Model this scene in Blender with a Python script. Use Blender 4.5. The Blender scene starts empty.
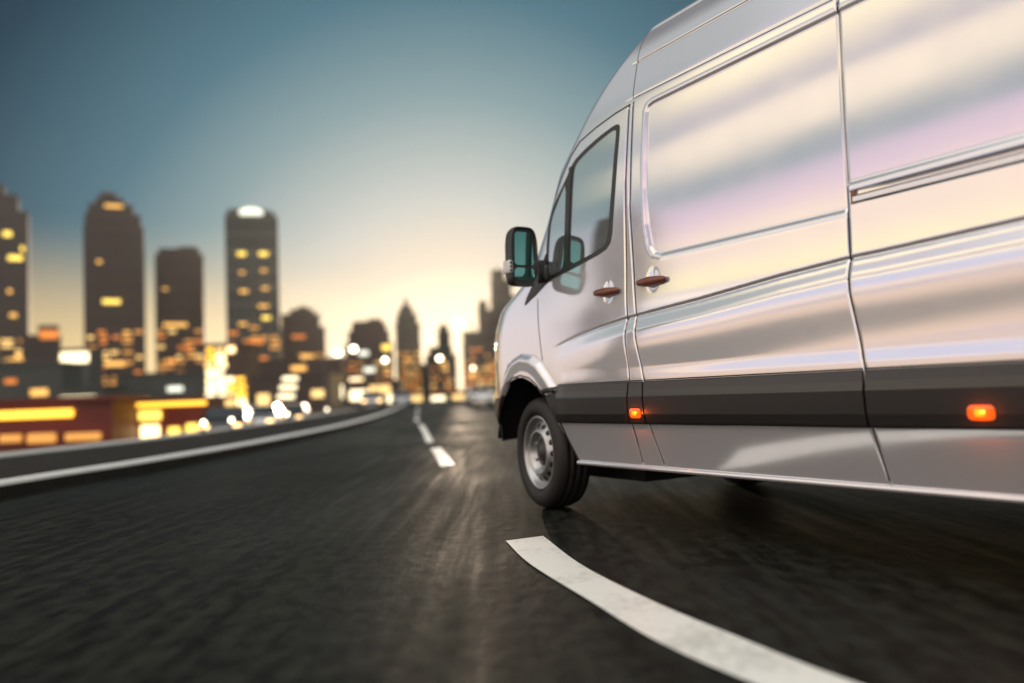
import bpy, bmesh, math, random
import numpy as np
from mathutils import Vector, Matrix
random.seed(7)
S = bpy.context.scene
COL = S.collection
R = math.radians

# ------------------------------------------------------------------ camera frame
FPX = 853.3
CH = 0.728
RT = np.array([0.9992629, 0.0023790, -0.0383140])
UP = np.array([0.0383878, -0.0619279, 0.9973421])
FW = np.array([0.0, 0.9980778, 0.0619736])
HX = np.array([-0.51186557, 0.85906556])      # heading of the van
NIN = np.array([HX[1], -HX[0]])
P0 = np.array([0.16409, 5.34539])
def at(px, py, depth):
    """world point seen at a pixel of the photograph at a given distance"""
    d = RT*(px-512)/FPX + UP*(341.5-py)/FPX + FW
    d = d*(depth/d[1])
    return Vector((d[0], d[1], d[2]+CH))

# ------------------------------------------------------------------ materials
def nodes(m):
    m.use_nodes = True
    nt = m.node_tree
    nt.nodes.clear()
    return nt
def mat(name, col, rough=.5, metal=0., coat=0., noise=0., nscale=8., bump=0., spec=.5, emis=None, es=0., coat_rough=.05, stretch=(1,1,1), rnoise=0.):
    m = bpy.data.materials.new(name); nt = nodes(m)
    o = nt.nodes.new('ShaderNodeOutputMaterial'); b = nt.nodes.new('ShaderNodeBsdfPrincipled')
    nt.links.new(b.outputs[0], o.inputs[0])
    b.inputs['Base Color'].default_value = (*col, 1); b.inputs['Roughness'].default_value = rough
    b.inputs['Metallic'].default_value = metal; b.inputs['Coat Weight'].default_value = coat
    b.inputs['Coat Roughness'].default_value = coat_rough; b.inputs['Specular IOR Level'].default_value = spec
    if emis: b.inputs['Emission Color'].default_value = (*emis, 1); b.inputs['Emission Strength'].default_value = es
    if noise or bump or rnoise:
        tc = nt.nodes.new('ShaderNodeTexCoord'); mp = nt.nodes.new('ShaderNodeMapping')
        mp.inputs['Scale'].default_value = stretch
        nz = nt.nodes.new('ShaderNodeTexNoise'); nz.inputs['Scale'].default_value = nscale; nz.inputs['Detail'].default_value = 6
        nt.links.new(tc.outputs['Object'], mp.inputs[0]); nt.links.new(mp.outputs[0], nz.inputs['Vector'])
        if noise:
            mx = nt.nodes.new('ShaderNodeMix'); mx.data_type = 'RGBA'
            mx.inputs[6].default_value = (*[c*(1-noise) for c in col], 1); mx.inputs[7].default_value = (*[min(1, c*(1+noise)) for c in col], 1)
            nt.links.new(nz.outputs[0], mx.inputs[0]); nt.links.new(mx.outputs[2], b.inputs['Base Color'])
        if bump:
            bp = nt.nodes.new('ShaderNodeBump'); bp.inputs['Strength'].default_value = bump; bp.inputs['Distance'].default_value = .01
            nt.links.new(nz.outputs[0], bp.inputs['Height']); nt.links.new(bp.outputs[0], b.inputs['Normal'])
        if rnoise:
            mr = nt.nodes.new('ShaderNodeMapRange'); mr.inputs[3].default_value = max(.02, rough-rnoise); mr.inputs[4].default_value = rough+rnoise
            mr.inputs[1].default_value = .3; mr.inputs[2].default_value = .7
            nt.links.new(nz.outputs[0], mr.inputs[0]); nt.links.new(mr.outputs[0], b.inputs['Roughness'])
    return m
M = {}
M['paint'] = mat('silver_paint', (.82, .82, .865), .105, .60, coat=.6, coat_rough=.05, rnoise=.02, nscale=4)
M['black_plastic'] = mat('black_plastic', (.022, .022, .022), .38, noise=.2, nscale=60, bump=.02)
M['trim'] = mat('dark_trim_plastic', (.013, .012, .0115), .3, spec=.6, coat=.3, coat_rough=.2)
M['seal'] = mat('seam_rubber', (.012, .01, .009), .6)
M['glass'] = mat('tinted_glass', (.50, .56, .56), .03, .85, coat=.2)
M['mirror'] = mat('mirror_glass', (.22, .48, .42), .04, 1.)
M['handle'] = mat('brown_handle_plastic', (.20, .055, .028), .35, coat=.3)
M['rubber'] = mat('tyre_rubber', (.018, .017, .016), .62, noise=.25, nscale=30, bump=.05)
M['steel'] = mat('wheel_steel', (.50, .51, .52), .33, .8, noise=.08, nscale=20)
M['dark_steel'] = mat('dark_hub', (.05, .05, .05), .4, .4)
M['under'] = mat('underbody', (.012, .012, .012), .8, noise=.2)
M['amber'] = mat('amber_lens', (.30, .06, .008), .25, coat=.5, emis=(1., .17, .01), es=.55)
M['amber_hot'] = mat('amber_bulb', (.30, .08, .01), .3, emis=(1., .24, .02), es=.85)
M['clear_lens'] = mat('clear_lens', (.75, .75, .72), .1, coat=.5)
M['headlamp'] = mat('headlamp_lens', (.12, .12, .13), .15, .2, coat=.6)
M['red_lens'] = mat('red_lens', (.45, .01, .01), .15, coat=.5)
M['chrome'] = mat('brushed_chrome', (.6, .6, .6), .15, 1.)
M['cream'] = mat('painted_rail', (.66, .645, .655), .2, .85, coat=.5)
M['white_line'] = None
M['concrete'] = mat('kerb_concrete', (.40, .40, .37), .55, noise=.2, nscale=3, bump=.2)
M['kerb_top'] = mat('kerb_paint', (.70, .70, .66), .45, noise=.12, nscale=5)
M['verge'] = mat('median_tarmac', (.018, .016, .014), .7, noise=.3, nscale=2, bump=.3, spec=.08)
M['city_ground'] = mat('city_ground', (.06, .055, .045), .6, noise=.4, nscale=.05)
M['t_brown'] = mat('tower_brown_cladding', (.030, .015, .012), .35, noise=.3, nscale=.08, spec=.6)
M['t_dark'] = mat('tower_dark_cladding', (.022, .03, .028), .25, noise=.3, nscale=.08, spec=.6)
M['t_grey'] = mat('tower_grey_cladding', (.035, .03, .027), .4, noise=.3, nscale=.08)
M['t_band'] = mat('tower_slab_edges', (.055, .034, .024), .5, noise=.2, nscale=.1)
M['t_bandd'] = mat('tower_dark_slab_edges', (.05, .055, .045), .5, noise=.2, nscale=.1)
M['low_wall'] = mat('dark_stucco', (.05, .055, .05), .6, noise=.3, nscale=.3)
M['red_panel'] = mat('red_panels', (.12, .014, .008), .45, noise=.3, nscale=.6)
def emit(name, c, s): return mat(name, tuple(min(1, v*.5) for v in c), .4, emis=c, es=s)
M['e_win'] = emit('lit_window_amber', (1., .52, .12), 1.5)
M['e_winy'] = emit('lit_window_yellow', (1., .70, .12), 2.)
M['e_white'] = emit('lit_panel_white', (1., .84, .52), 2.6)
M['e_white2'] = emit('lit_sign_white', (.95, .97, .80), 1.5)
M['e_warm'] = emit('lit_panel_warm', (1., .66, .24), 1.5)
M['e_yel'] = emit('lit_fascia_yellow', (1., .52, .05), 2.6)
M['e_head'] = emit('headlight_glow', (1., .62, .24), 5.)
M['e_head2'] = emit('lit_counter', (1., .72, .34), 3.5)
M['e_tail'] = emit('taillight_glow', (1., .05, .02), 6.)
M['e_lamp'] = emit('lamp_glow', (1., .85, .60), 10.)
M['e_dim'] = emit('dim_amber_glow', (1., .45, .10), .75)
M['e_dim2'] = emit('golden_base_glow', (1., .62, .20), 1.5)  # only for the added glow at the tower feet
M['e_orange'] = emit('orange_glow', (1., .30, .05), .9)
CARP = [mat('car_paint_dark', (.03, .03, .035), .3, .3, coat=.6), mat('car_paint_red', (.25, .02, .012), .3, .2, coat=.6),
        mat('car_paint_silver', (.5, .5, .5), .3, .6, coat=.6), mat('car_paint_white', (.75, .75, .72), .3, coat=.6)]
M['car_glass'] = mat('car_glass', (.03, .035, .04), .05, .2, coat=.5)
M['post'] = mat('post_metal', (.10, .10, .095), .45, .5, noise=.1)

def road_material():
    m = bpy.data.materials.new('worn_asphalt'); nt = nodes(m); N = nt.nodes; L = nt.links
    o = N.new('ShaderNodeOutputMaterial'); b = N.new('ShaderNodeBsdfPrincipled'); L.new(b.outputs[0], o.inputs[0])
    tc = N.new('ShaderNodeTexCoord')
    def noise(sc, scale, det=5, rot=0):
        mp = N.new('ShaderNodeMapping'); mp.inputs['Scale'].default_value = sc; mp.inputs['Rotation'].default_value = (0, 0, rot)
        n = N.new('ShaderNodeTexNoise'); n.inputs['Scale'].default_value = scale; n.inputs['Detail'].default_value = det
        L.new(tc.outputs['Object'], mp.inputs[0]); L.new(mp.outputs[0], n.inputs['Vector']); return n
    streak = noise((4.5, .20, 1), 2.6, 8, R(-9)); blot = noise((1, .35, 1), .8, 4, R(-7)); fine = noise((1, 1, 1), 90, 3)
    mid = noise((1, .5, 1), 14, 5, R(-7))
    r = N.new('ShaderNodeValToRGB'); e = r.color_ramp.elements
    e[0].position = .30; e[0].position = .42; e[0].color = (.003, .003, .0025, 1); e[1].position = .60; e[1].color = (.017, .018, .014, 1)
    a = N.new('ShaderNodeMath'); a.operation = 'MULTIPLY_ADD'; a.inputs[1].default_value = .55; L.new(streak.outputs[0], a.inputs[0])
    a2 = N.new('ShaderNodeMath'); a2.operation = 'MULTIPLY'; a2.inputs[1].default_value = .45; L.new(mid.outputs[0], a2.inputs[0]); L.new(a2.outputs[0], a.inputs[2])
    L.new(a.outputs[0], r.inputs[0])
    spk = noise((1, 1, 1), 260, 2); sr = N.new('ShaderNodeMapRange'); sr.inputs[1].default_value = .35; sr.inputs[2].default_value = .70; sr.inputs[3].default_value = .55; sr.inputs[4].default_value = 2.3
    L.new(spk.outputs[0], sr.inputs[0]); vm = N.new('ShaderNodeVectorMath'); vm.operation = 'SCALE'; L.new(r.outputs[0], vm.inputs[0]); L.new(sr.outputs[0], vm.inputs[3])
    L.new(vm.outputs[0], b.inputs['Base Color'])
    mr = N.new('ShaderNodeMapRange'); mr.inputs[1].default_value = .35; mr.inputs[2].default_value = .65; mr.inputs[3].default_value = .42; mr.inputs[4].default_value = .72
    bl = N.new('ShaderNodeMath'); bl.operation = 'ADD'; L.new(blot.outputs[0], bl.inputs[0]); L.new(streak.outputs[0], bl.inputs[1])
    h = N.new('ShaderNodeMath'); h.operation = 'MULTIPLY'; h.inputs[1].default_value = .5; L.new(bl.outputs[0], h.inputs[0])
    L.new(h.outputs[0], mr.inputs[0]); L.new(mr.outputs[0], b.inputs['Roughness'])
    b.inputs['Specular IOR Level'].default_value = .06
    ad = N.new('ShaderNodeMath'); ad.operation = 'MULTIPLY_ADD'; ad.inputs[1].default_value = .35
    L.new(fine.outputs[0], ad.inputs[0]); L.new(mid.outputs[0], ad.inputs[2])
    bp = N.new('ShaderNodeBump'); bp.inputs['Strength'].default_value = .35; bp.inputs['Distance'].default_value = .012
    L.new(ad.outputs[0], bp.inputs['Height']); L.new(bp.outputs[0], b.inputs['Normal'])
    return m
M['road'] = road_material()
def line_material():
    m = bpy.data.materials.new('road_paint'); nt = nodes(m); N = nt.nodes; L = nt.links
    o = N.new('ShaderNodeOutputMaterial'); b = N.new('ShaderNodeBsdfPrincipled'); L.new(b.outputs[0], o.inputs[0])
    tc = N.new('ShaderNodeTexCoord'); n = N.new('ShaderNodeTexNoise'); n.inputs['Scale'].default_value = 2.6; n.inputs['Detail'].default_value = 8
    n2 = N.new('ShaderNodeTexNoise'); n2.inputs['Scale'].default_value = 30; n2.inputs['Detail'].default_value = 6
    L.new(tc.outputs['Object'], n.inputs['Vector']); L.new(tc.outputs['Object'], n2.inputs['Vector'])
    r = N.new('ShaderNodeValToRGB'); e = r.color_ramp.elements
    e[0].position = .30; e[0].color = (.50, .50, .45, 1); e[1].position = .50; e[1].color = (.86, .86, .80, 1)
    ad = N.new('ShaderNodeMath'); ad.operation = 'MULTIPLY_ADD'; ad.inputs[1].default_value = .35; L.new(n2.outputs[0], ad.inputs[0])
    ml = N.new('ShaderNodeMath'); ml.operation = 'MULTIPLY'; ml.inputs[1].default_value = .65; L.new(n.outputs[0], ml.inputs[0]); L.new(ml.outputs[0], ad.inputs[2])
    L.new(ad.outputs[0], r.inputs[0]); L.new(r.outputs[0], b.inputs['Base Color']); b.inputs['Roughness'].default_value = .4
    bp = N.new('ShaderNodeBump'); bp.inputs['Strength'].default_value = .3; bp.inputs['Distance'].default_value = .004
    L.new(n2.outputs[0], bp.inputs['Height']); L.new(bp.outputs[0], b.inputs['Normal'])
    return m
M['white_line'] = line_material()

# ------------------------------------------------------------------ object helpers
def link(name, me, m=None, parent=None, smooth=False):
    o = bpy.data.objects.new(name, me); COL.objects.link(o)
    if m is not None: me.materials.append(m)
    if smooth:
        for p in me.polygons: p.use_smooth = True
    if parent: o.parent = parent
    return o
def pyd(name, v, f, m=None, parent=None, smooth=False):
    me = bpy.data.meshes.new(name); me.from_pydata([tuple(a) for a in v], [], [tuple(a) for a in f]); me.update()
    return link(name, me, m, parent, smooth)
def from_bm(name, bm, m=None, parent=None, smooth=False, fix=True):
    if fix: bmesh.ops.recalc_face_normals(bm, faces=bm.faces)
    me = bpy.data.meshes.new(name); bm.to_mesh(me); bm.free()
    return link(name, me, m, parent, smooth)
def empty(name, loc, rz=0):
    o = bpy.data.objects.new(name, None); COL.objects.link(o); o.location = loc; o.rotation_euler = (0, 0, rz); o.empty_display_size = .3
    return o
def tag(o, label=None, cat=None, group=None, kind=None):
    if label: o['label'] = label
    if cat: o['category'] = cat
    if group: o['group'] = group
    if kind: o['kind'] = kind
    return o
def bx(bm, cx, cy, cz, sx, sy, sz, bev=0., rot=None, seg=2):
    r = bmesh.ops.create_cube(bm, size=1)
    vs = r['verts']
    for v in vs: v.co = Vector((v.co.x*sx, v.co.y*sy, v.co.z*sz))
    if bev:
        es = list({e for v in vs for e in v.link_edges})
        rr = bmesh.ops.bevel(bm, geom=es, offset=bev, segments=seg, affect='EDGES', profile=.6)
        vs = list({v for f in rr['faces'] for v in f.verts} | {v for v in vs if v.is_valid})
    for v in vs:
        if rot: v.co = rot @ v.co
        v.co += Vector((cx, cy, cz))
def cyl(bm, p0, p1, r0, r1=None, n=16):
    r1 = r0 if r1 is None else r1
    p0 = Vector(p0); p1 = Vector(p1); d = (p1-p0); q = d.to_track_quat('Z', 'Y').to_matrix().to_4x4()
    bmesh.ops.create_cone(bm, cap_ends=True, segments=n, radius1=r0, radius2=r1, depth=d.length, matrix=Matrix.Translation((p0+p1)/2) @ q)
def copy_tree(o, parent=None):
    c = o.copy(); COL.objects.link(c)
    if parent: c.parent = parent
    for ch in list(o.children): copy_tree(ch, c)
    return c

# ------------------------------------------------------------------ van surface
ZK = [.30, .60, .80, 1.0, 1.15, 1.3, 1.5, 1.8, 2.1, 2.3, 2.5, 2.65, 2.78, 2.84]
FK = [-1.042, -1.10, -1.074, -1.066, -1.03, -.90, -.443, -.242, -.091, .109, .296, .496, .724, 1.383]
CK = [-.362, -.35, -.344, -.356, -.381, -.38, -.013, .138, .249, .429, .596, .796, .974, 1.583]
NK = [2.4, 2.4, 2.4, 2.4, 2.3, 2.2, 2.3, 2.3, 2.3, 2.3, 2.2, 2.2, 2.2, 2.2]
PZ = [.25, .4, .6, .9, 1.2, 1.4, 1.7, 2.0, 2.3, 2.37, 2.5, 2.64, 2.74, 2.80, 2.84]
PY = [.072, .043, 0, 0, .01, .03, .055, .085, .12, .13, .165, .20, .25, .36, .996]
HW = .996
def smooth_table(zs, ys, s, lo, hi):
    g = np.linspace(lo, hi, 1400); y = np.interp(g, zs, ys); k = int(s/(g[1]-g[0]))
    w = np.hanning(2*k+1); w /= w.sum()
    yp = np.r_[y[0]+(y[1]-y[0])*np.arange(-k, 0), y, y[-1]+(y[-1]-y[-2])*np.arange(1, k+1)]
    return g, np.convolve(yp, w, 'valid')
SG, SY = smooth_table(PZ, PY, .10, .25, 2.74)
mk = SG > 2.66
SY = np.where(mk, np.interp(SG, PZ, PY)*np.clip((SG-2.66)/.08, 0, 1)+SY*(1-np.clip((SG-2.66)/.08, 0, 1)), SY)
SG = np.r_[SG, PZ[-2:]]; SY = np.r_[SY, PY[-2:]]
# round the roof: a finer curve through the last knots
tt = np.linspace(0, 1, 60)[1:]
ang = tt*math.pi/2
SG = np.r_[SG[:-2], 2.74+.10*np.sin(ang)**.9]; SY = np.r_[SY[:-2], .25+.746*(1-np.cos(ang)**.62)]
FG = smooth_table(ZK, FK, .07, .30, 2.84); CG = smooth_table(ZK, CK, .07, .30, 2.84)
side = lambda z: np.interp(z, SG, SY)
fz = lambda z: np.interp(z, FG[0], FG[1])
xc = lambda z: np.interp(z, CG[0], CG[1])
nzz = lambda z: np.interp(z, ZK, NK)
XR = 4.86                                  # rear end
def inset(X, z):
    """inset of the body side at (X, z) without features"""
    s = side(z); w = HW-s; c = xc(z); L = c-fz(z); n = nzz(z)
    r = np.clip((c-X)/L, 0, 1)
    y = s+w*(1-(1-r**n)**(1/n))
    q = np.clip((X-(XR-.16))/.16, 0, 1)
    return y + .16*(1-np.sqrt(np.clip(1-q**2.2, 0, 1)))
def sm(a, b, x):
    t = np.clip((x-a)/(b-a), 0, 1); return t*t*(3-2*t)
# seams as X(z)
def crv(pts):
    pts = sorted(pts); z, x = zip(*pts)
    return lambda q: np.interp(q, z, x)
doorfront = crv([(.3, .318), (.545, .19), (.769, .192), (.926, .04), (1.126, .003), (1.319, -.02), (1.36, -.02), (1.6, .04), (1.9, .11), (2.05, .19), (2.18, .30), (2.247, .385), (2.30, .60), (2.5, .66), (2.84, 1.62)])
fseam = crv([(.333, .916), (.562, .891), (.792, .905), (1.0, .886), (1.116, .888), (1.5, .866), (1.882, .845), (2.309, .848), (2.84, 1.78)])
sfront = crv([(.331, 1.089), (.545, 1.035), (.777, 1.022), (.996, .977), (1.222, .955), (1.737, .890), (2.296, .882), (2.46, .90), (2.64, .96), (2.84, 1.85)])
srear = crv([(.33, 2.396), (.545, 2.366), (.776, 2.359), (1.075, 2.313), (1.247, 2.305), (1.498, 2.292), (1.903, 2.266), (2.327, 2.237), (2.84, 2.22)])
ARCH = [(-1.2, .40), (-.80, .40), (-.66, .405), (-.60, .44), (-.545, .54), (-.50, .64), (-.455, .715), (-.40, .772), (-.33, .812), (-.24, .836), (-.15, .83), (-.07, .803), (0, .765), (.06, .71), (.12, .63), (.17, .545), (.25, .42), (.318, .31)]
ARCHX, ARCHZ = zip(*ARCH)
RWX = 3.565
def zb(X):
    a = np.interp(X, ARCHX, ARCHZ, left=.40, right=.31)
    r = .43; d = np.clip(r*r-(X-RWX)**2, 0, None)
    rear = np.where(np.abs(X-RWX) < r, .35+np.sqrt(d)*1.02, .31)
    return np.maximum(np.maximum(a, rear), .31)
def seg_dist(X, Z, pts):
    best = np.full(X.shape, 1e9)
    for (x0, z0), (x1, z1) in zip(pts[:-1], pts[1:]):
        dx, dz = x1-x0, z1-z0; t = np.clip(((X-x0)*dx+(Z-z0)*dz)/(dx*dx+dz*dz+1e-12), 0, 1)
        best = np.minimum(best, np.hypot(X-x0-t*dx, Z-z0-t*dz))
    return best
def inside(X, Z, poly):
    c = np.zeros(X.shape, bool); n = len(poly)
    for i in range(n):
        x0, z0 = poly[i]; x1, z1 = poly[(i+1) % n]
        m_ = (z0 > Z) != (z1 > Z)
        if z0 != z1: c ^= m_ & (X < (x1-x0)*(Z-z0)/(z1-z0)+x0)
    return c
FLARE_OUT = [(-.56, .58), (-.525, .70), (-.475, .80), (-.42, .886), (-.33, .958), (-.205, .994), (-.077, .975), (.022, .93), (.119, .845), (.192, .769)]
FLARE_POLY = FLARE_OUT + [(.192, .74), (.04, .715)] + [p for p in ARCH[::-1] if -.56 < p[0] < .06]
def rrect(x0, x1, z0, z1, r, n=8):
    out = []
    for cx, cz, a0 in ((x1-r, z1-r, 0), (x0+r, z1-r, 90), (x0+r, z0+r, 180), (x1-r, z0+r, 270)):
        for k in range(n+1):
            a = R(a0+90*k/n); out.append((cx+r*math.cos(a), cz+r*math.sin(a)))
    return out
PANEL1 = [(2.40, 2.279), (1.06, 2.272), (1.015, 2.262), (1.0, 2.235), (.998, 1.95), (1.004, 1.80), (1.03, 1.60), (1.065, 1.475), (1.10, 1.432), (1.16, 1.414), (1.4, 1.412), (2.40, 1.408)]
PANEL2 = [(2.10, 2.281), (4.60, 2.29), (4.66, 2.24), (4.66, 1.58), (4.60, 1.515), (2.10, 1.515)]
CRX = [.16, .18, .45, .64, .87, 1.45, 1.95, 2.31, 2.53, 2.98, 4.8]; CRZ = [1.0, 1.001, 1.053, 1.083, 1.107, 1.145, 1.188, 1.210, 1.216, 1.232, 1.24]
RAIL = (1.436, 1.490)
CUPS = [(.717, 1.278, .05, .072), (1.100, 1.296, .053, .072)]
def feat(X, z):
    """outward relief of the side panels"""
    o = np.zeros(X.shape)
    # shoulder below the rising crease
    zc = np.interp(X, CRX, CRZ)
    amp = .016*sm(.16, 1.0, X)+.003*sm(.14, .3, X)
    o += amp*sm(0, .085, zc-z)*(1-.75*sm(.10, .34, zc-z))
    o -= amp*.45*np.exp(-((z-zc-.004)/.007)**2)
    # flare round the front wheel
    ins = inside(X, z, FLARE_POLY)
    do = seg_dist(X, z, FLARE_OUT)
    o += np.where(ins, .028*sm(0, .045, do)*(1-.25*sm(.04, .12, do)), 0)
    # flare round the rear wheel
    dr = np.hypot(X-RWX, z-.36)
    o += .022*sm(.60, .52, dr)*(z > .3)
    # pressed panels
    for P, sg in ((PANEL1, 1), (PANEL2, -1)):
        i_ = inside(X, z, P); d = seg_dist(X, z, P+[P[0]])
        sd = np.where(i_, d, -d); sel = (sg*(srear(z)-X) > 0)
        o -= .010*sm(-.004, .016, sd)*sel
        o += .0018*np.exp(-((sd+.010)/.006)**2)*sel
    # sliding-door rail channel
    rr = sm(RAIL[0]-.003, RAIL[0]+.003, z)*sm(RAIL[1]+.003, RAIL[1]-.003, z)*sm(2.312, 2.318, X)*sm(4.42, 4.40, X)
    o -= .026*rr
    # roof gutters
    for zg, wd, dp in ((2.565, .006, .007), (2.345, .006, .0025)):
        o -= dp*np.exp(-((z-zg)/wd)**2)*sm(.80, .90, X)
    o -= .006*np.exp(-((z-(2.275+.33*np.clip(X-.34, 0, .6)))/.007)**2)*sm(.34, .42, X)*sm(.95, .85, X)*0
    # crease over the trim
    o += .004*sm(.86, .79, z)*sm(.2, .3, X)
    # handle cups
    for cx, cz, a, b in CUPS:
        q = ((X-cx)/a)**2+((z-cz)/b)**2
        o -= .0055*np.clip(1-q, 0, 1)**2
    return o
def surf(X, z, off=0.):
    X = np.asarray(X, float); z = np.asarray(z, float)
    return np.stack([X, inset(X, z)-feat(X, z)-off-HW, z], -1)

# ---- grid of the skin
def lin(a, b, step): n = max(2, int(round((b-a)/step))+1); return list(np.linspace(a, b, n))
SE = [-.016, -.0060, -.0046, -.0028, 0, .0028, .0046, .0060, .016]
cols = []                                   # (kind, value)
for a in np.linspace(90, 2, 56): cols.append(('n', R(a)))
anc = [0, 1, 2, 3, 4]                       # xc, doorfront, fseam, sfront, srear
cols.append(('s', 0, 1, 0.0, 0.0))
def between(i, j, n):
    for k in range(1, n): cols.append(('s', i, j, k/n, 0.0))
def cluster(i):
    for e in SE: cols.append(('s', i, i, 0.0, e))
between(0, 1, 44); cluster(1); between(1, 2, 110); cluster(2); between(2, 3, 10); cluster(3); between(3, 4, 150); cluster(4)
rest = np.r_[np.linspace(0, .2, 22)[1:], np.linspace(.2, 2.4, 150)[1:]]
REARX = [2.45]+lin(2.47, 3.09, .011)+lin(3.095, 4.03, .011)[1:]+lin(4.05, 4.68, .02)+[4.70+.16*math.sin(R(a)) for a in (5, 15, 25, 35, 45, 55, 65, 74, 82, 90)]
for x in REARX: cols.append(('r', x))
NC = len(cols)
low_t = np.linspace(0, 1, 86)
z_up = sorted(set(np.round(np.r_[lin(.95, 2.30, .0065), lin(2.30, 2.74, .005),
      [RAIL[0]-.004, RAIL[0]-.002, RAIL[0]+.002, RAIL[0]+.004, RAIL[1]-.004, RAIL[1]-.002, RAIL[1]+.002, RAIL[1]+.004],
      [2.565+e for e in (-.008, -.004, 0, .004, .008)], [2.345+e for e in (-.008, -.004, 0, .004, .008)]], 4)))[1:]
z_up += list(SG[SG > 2.742])
zn = np.r_[.31+(.95-.31)*low_t, np.array(z_up)]
NR = len(zn)
Xg = np.zeros((NR, NC)); Yb = np.full((NR, NC), np.nan)
ANCH = [xc, doorfront, fseam, sfront, srear]
for j, c in enumerate(cols):
    if c[0] == 'n':
        n = nzz(zn); L = xc(zn)-fz(zn); Xg[:, j] = xc(zn)-L*np.sin(c[1])**(2/n)
    elif c[0] == 's':
        a0 = ANCH[c[1]](zn); a1 = ANCH[c[2]](zn)
        a0 = np.maximum(a0, xc(zn)+.004*c[1]); a1 = np.maximum(a1, xc(zn)+.03*c[2])
        m_ = .016 if c[1] > 0 and c[2] != c[1] else 0.
        if c[1] != c[2] or c[3] > 0: Xg[:, j] = (a0+m_)*(1-c[3])+(a1-.016)*c[3]
        else: Xg[:, j] = a0+c[4]
        if c[1] == 0 and c[3] == 0: Xg[:, j] = xc(zn)
    else:
        Xg[:, j] = c[1]
# keep columns monotone and real
for j in range(1, NC): Xg[:, j] = np.maximum(Xg[:, j], Xg[:, j-1]+1e-4)
Xg = np.minimum(Xg, XR)
Zg = np.repeat(zn[:, None], NC, 1)
lowm = zn < .9501
tl = (zn[lowm]-.31)/.64
Zg[lowm] = zb(Xg[lowm])*(1-tl[:, None])+.95*tl[:, None]
Yg = inset(Xg, Zg)
# exact superellipse for the nose columns
for j, c in enumerate(cols):
    if c[0] == 'n':
        zz = Zg[:, j]; n = nzz(zz); w = HW-side(zz)
        Xg[:, j] = xc(zz)-(xc(zz)-fz(zz))*np.sin(c[1])**(2/n); Yg[:, j] = HW-w*np.cos(c[1])**(2/n)
ft = feat(Xg, Zg)
for j, c in enumerate(cols):
    if c[0] == 's' and c[1] == c[2] and c[4] != 0 or (c[0] == 's' and c[1] == c[2]):
        if abs(c[4]) < .005:
            dp = .008
            zlo, zhi = {1: (.31, .311), 2: (.31, 2.31), 3: (.31, 2.62), 4: (.31, 2.60)}[c[1]]
            ft[:, j] -= dp*((Zg[:, j] > zlo) & (Zg[:, j] < zhi))
Yg = np.minimum(Yg-ft, HW)
Yg[-1, :] = HW
G = np.stack([Xg, Yg-HW, Zg], -1)
# part of each face
kind = np.empty((NR-1, NC-1), dtype='U16'); kind[:] = 'body'
ncol = sum(1 for c in cols if c[0] == 'n')
cidx = {i: [j for j, c in enumerate(cols) if c[0] == 's' and c[1] == i and c[2] == i and c[4] == 0][0] for i in (1, 2, 3, 4)}
zc_ = .5*(zn[:-1]+zn[1:])
for i in range(NR-1):
    z = zc_[i]
    if z < 2.312:
        kind[i, cidx[1]:cidx[2]] = 'front_door'
    if z < 2.335: kind[i, cidx[3]:cidx[4]] = 'sliding_door'
    for j in range(ncol-1):
        a = math.degrees(cols[j][1])
        if Zg[i, j] < .70: kind[i, j] = 'front_bumper'
        elif 1.36 < z < 2.16 and a > 36: kind[i, j] = 'windscreen'
        elif .80 < z < 1.12 and 30 < a < 62: kind[i, j] = 'headlight'
        elif .74 < z < 1.10 and a >= 64: kind[i, j] = 'grille'
        elif 2.0 < z: pass
    if .70 > z:
        for j in range(ncol-1, cidx[1]):
            if Xg[i, j] < -.30 and Zg[i, j] < .70: kind[i, j] = 'front_bumper'
van = empty('van', (P0[0]+HW*NIN[0], P0[1]+HW*NIN[1], 0), math.atan2(-HX[1], HX[0]) if False else math.atan2(-HX[1], -HX[0]))
tag(van, 'large silver high-roof panel van driving away at the right of the road', 'van')
def grid_part(name, k, m, mirror=False, both=False, parent=van):
    ii, jj = np.where(kind == k)
    if len(ii) == 0: return None
    idx = lambda i, j: i*NC+j
    F = np.stack([idx(ii, jj), idx(ii, jj+1), idx(ii+1, jj+1), idx(ii+1, jj)], -1)
    V = G.reshape(-1, 3)
    u, inv = np.unique(F, return_inverse=True); F = inv.reshape(F.shape); V = V[u]
    vs, fs = [], []
    if not mirror: vs.append(V); fs.append(F)
    if mirror or both:
        V2 = V*np.array([1, -1, 1]); F2 = F[:, ::-1]
        fs.append(F2+sum(len(a) for a in vs)); vs.append(V2)
    V = np.concatenate(vs); F = np.concatenate(fs)
    me = bpy.data.meshes.new(name); me.from_pydata(V.tolist(), [], F.tolist()); me.validate()
    o = link(name, me, m, parent, True)
    bm = bmesh.new(); bm.from_mesh(me); bmesh.ops.remove_doubles(bm, verts=bm.verts, dist=2e-5); bm.to_mesh(me); bm.free()
    return o
body = grid_part('body', 'body', M['paint'], both=True)
fdoor = grid_part('front_door', 'front_door', M['paint'])
fdoor_r = grid_part('front_door', 'front_door', M['paint'], mirror=True)
sdoor = grid_part('sliding_door', 'sliding_door', M['paint'])
sdoor_r = grid_part('sliding_door', 'sliding_door', M['paint'], mirror=True)
bumper = grid_part('front_bumper', 'front_bumper', M['black_plastic'], both=True)
ws = grid_part('windscreen', 'windscreen', M['glass'], both=True)
grid_part('grille', 'grille', M['black_plastic'], both=True)
grid_part('headlight', 'headlight', M['headlamp']); grid_part('headlight', 'headlight', M['headlamp'], mirror=True)
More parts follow.
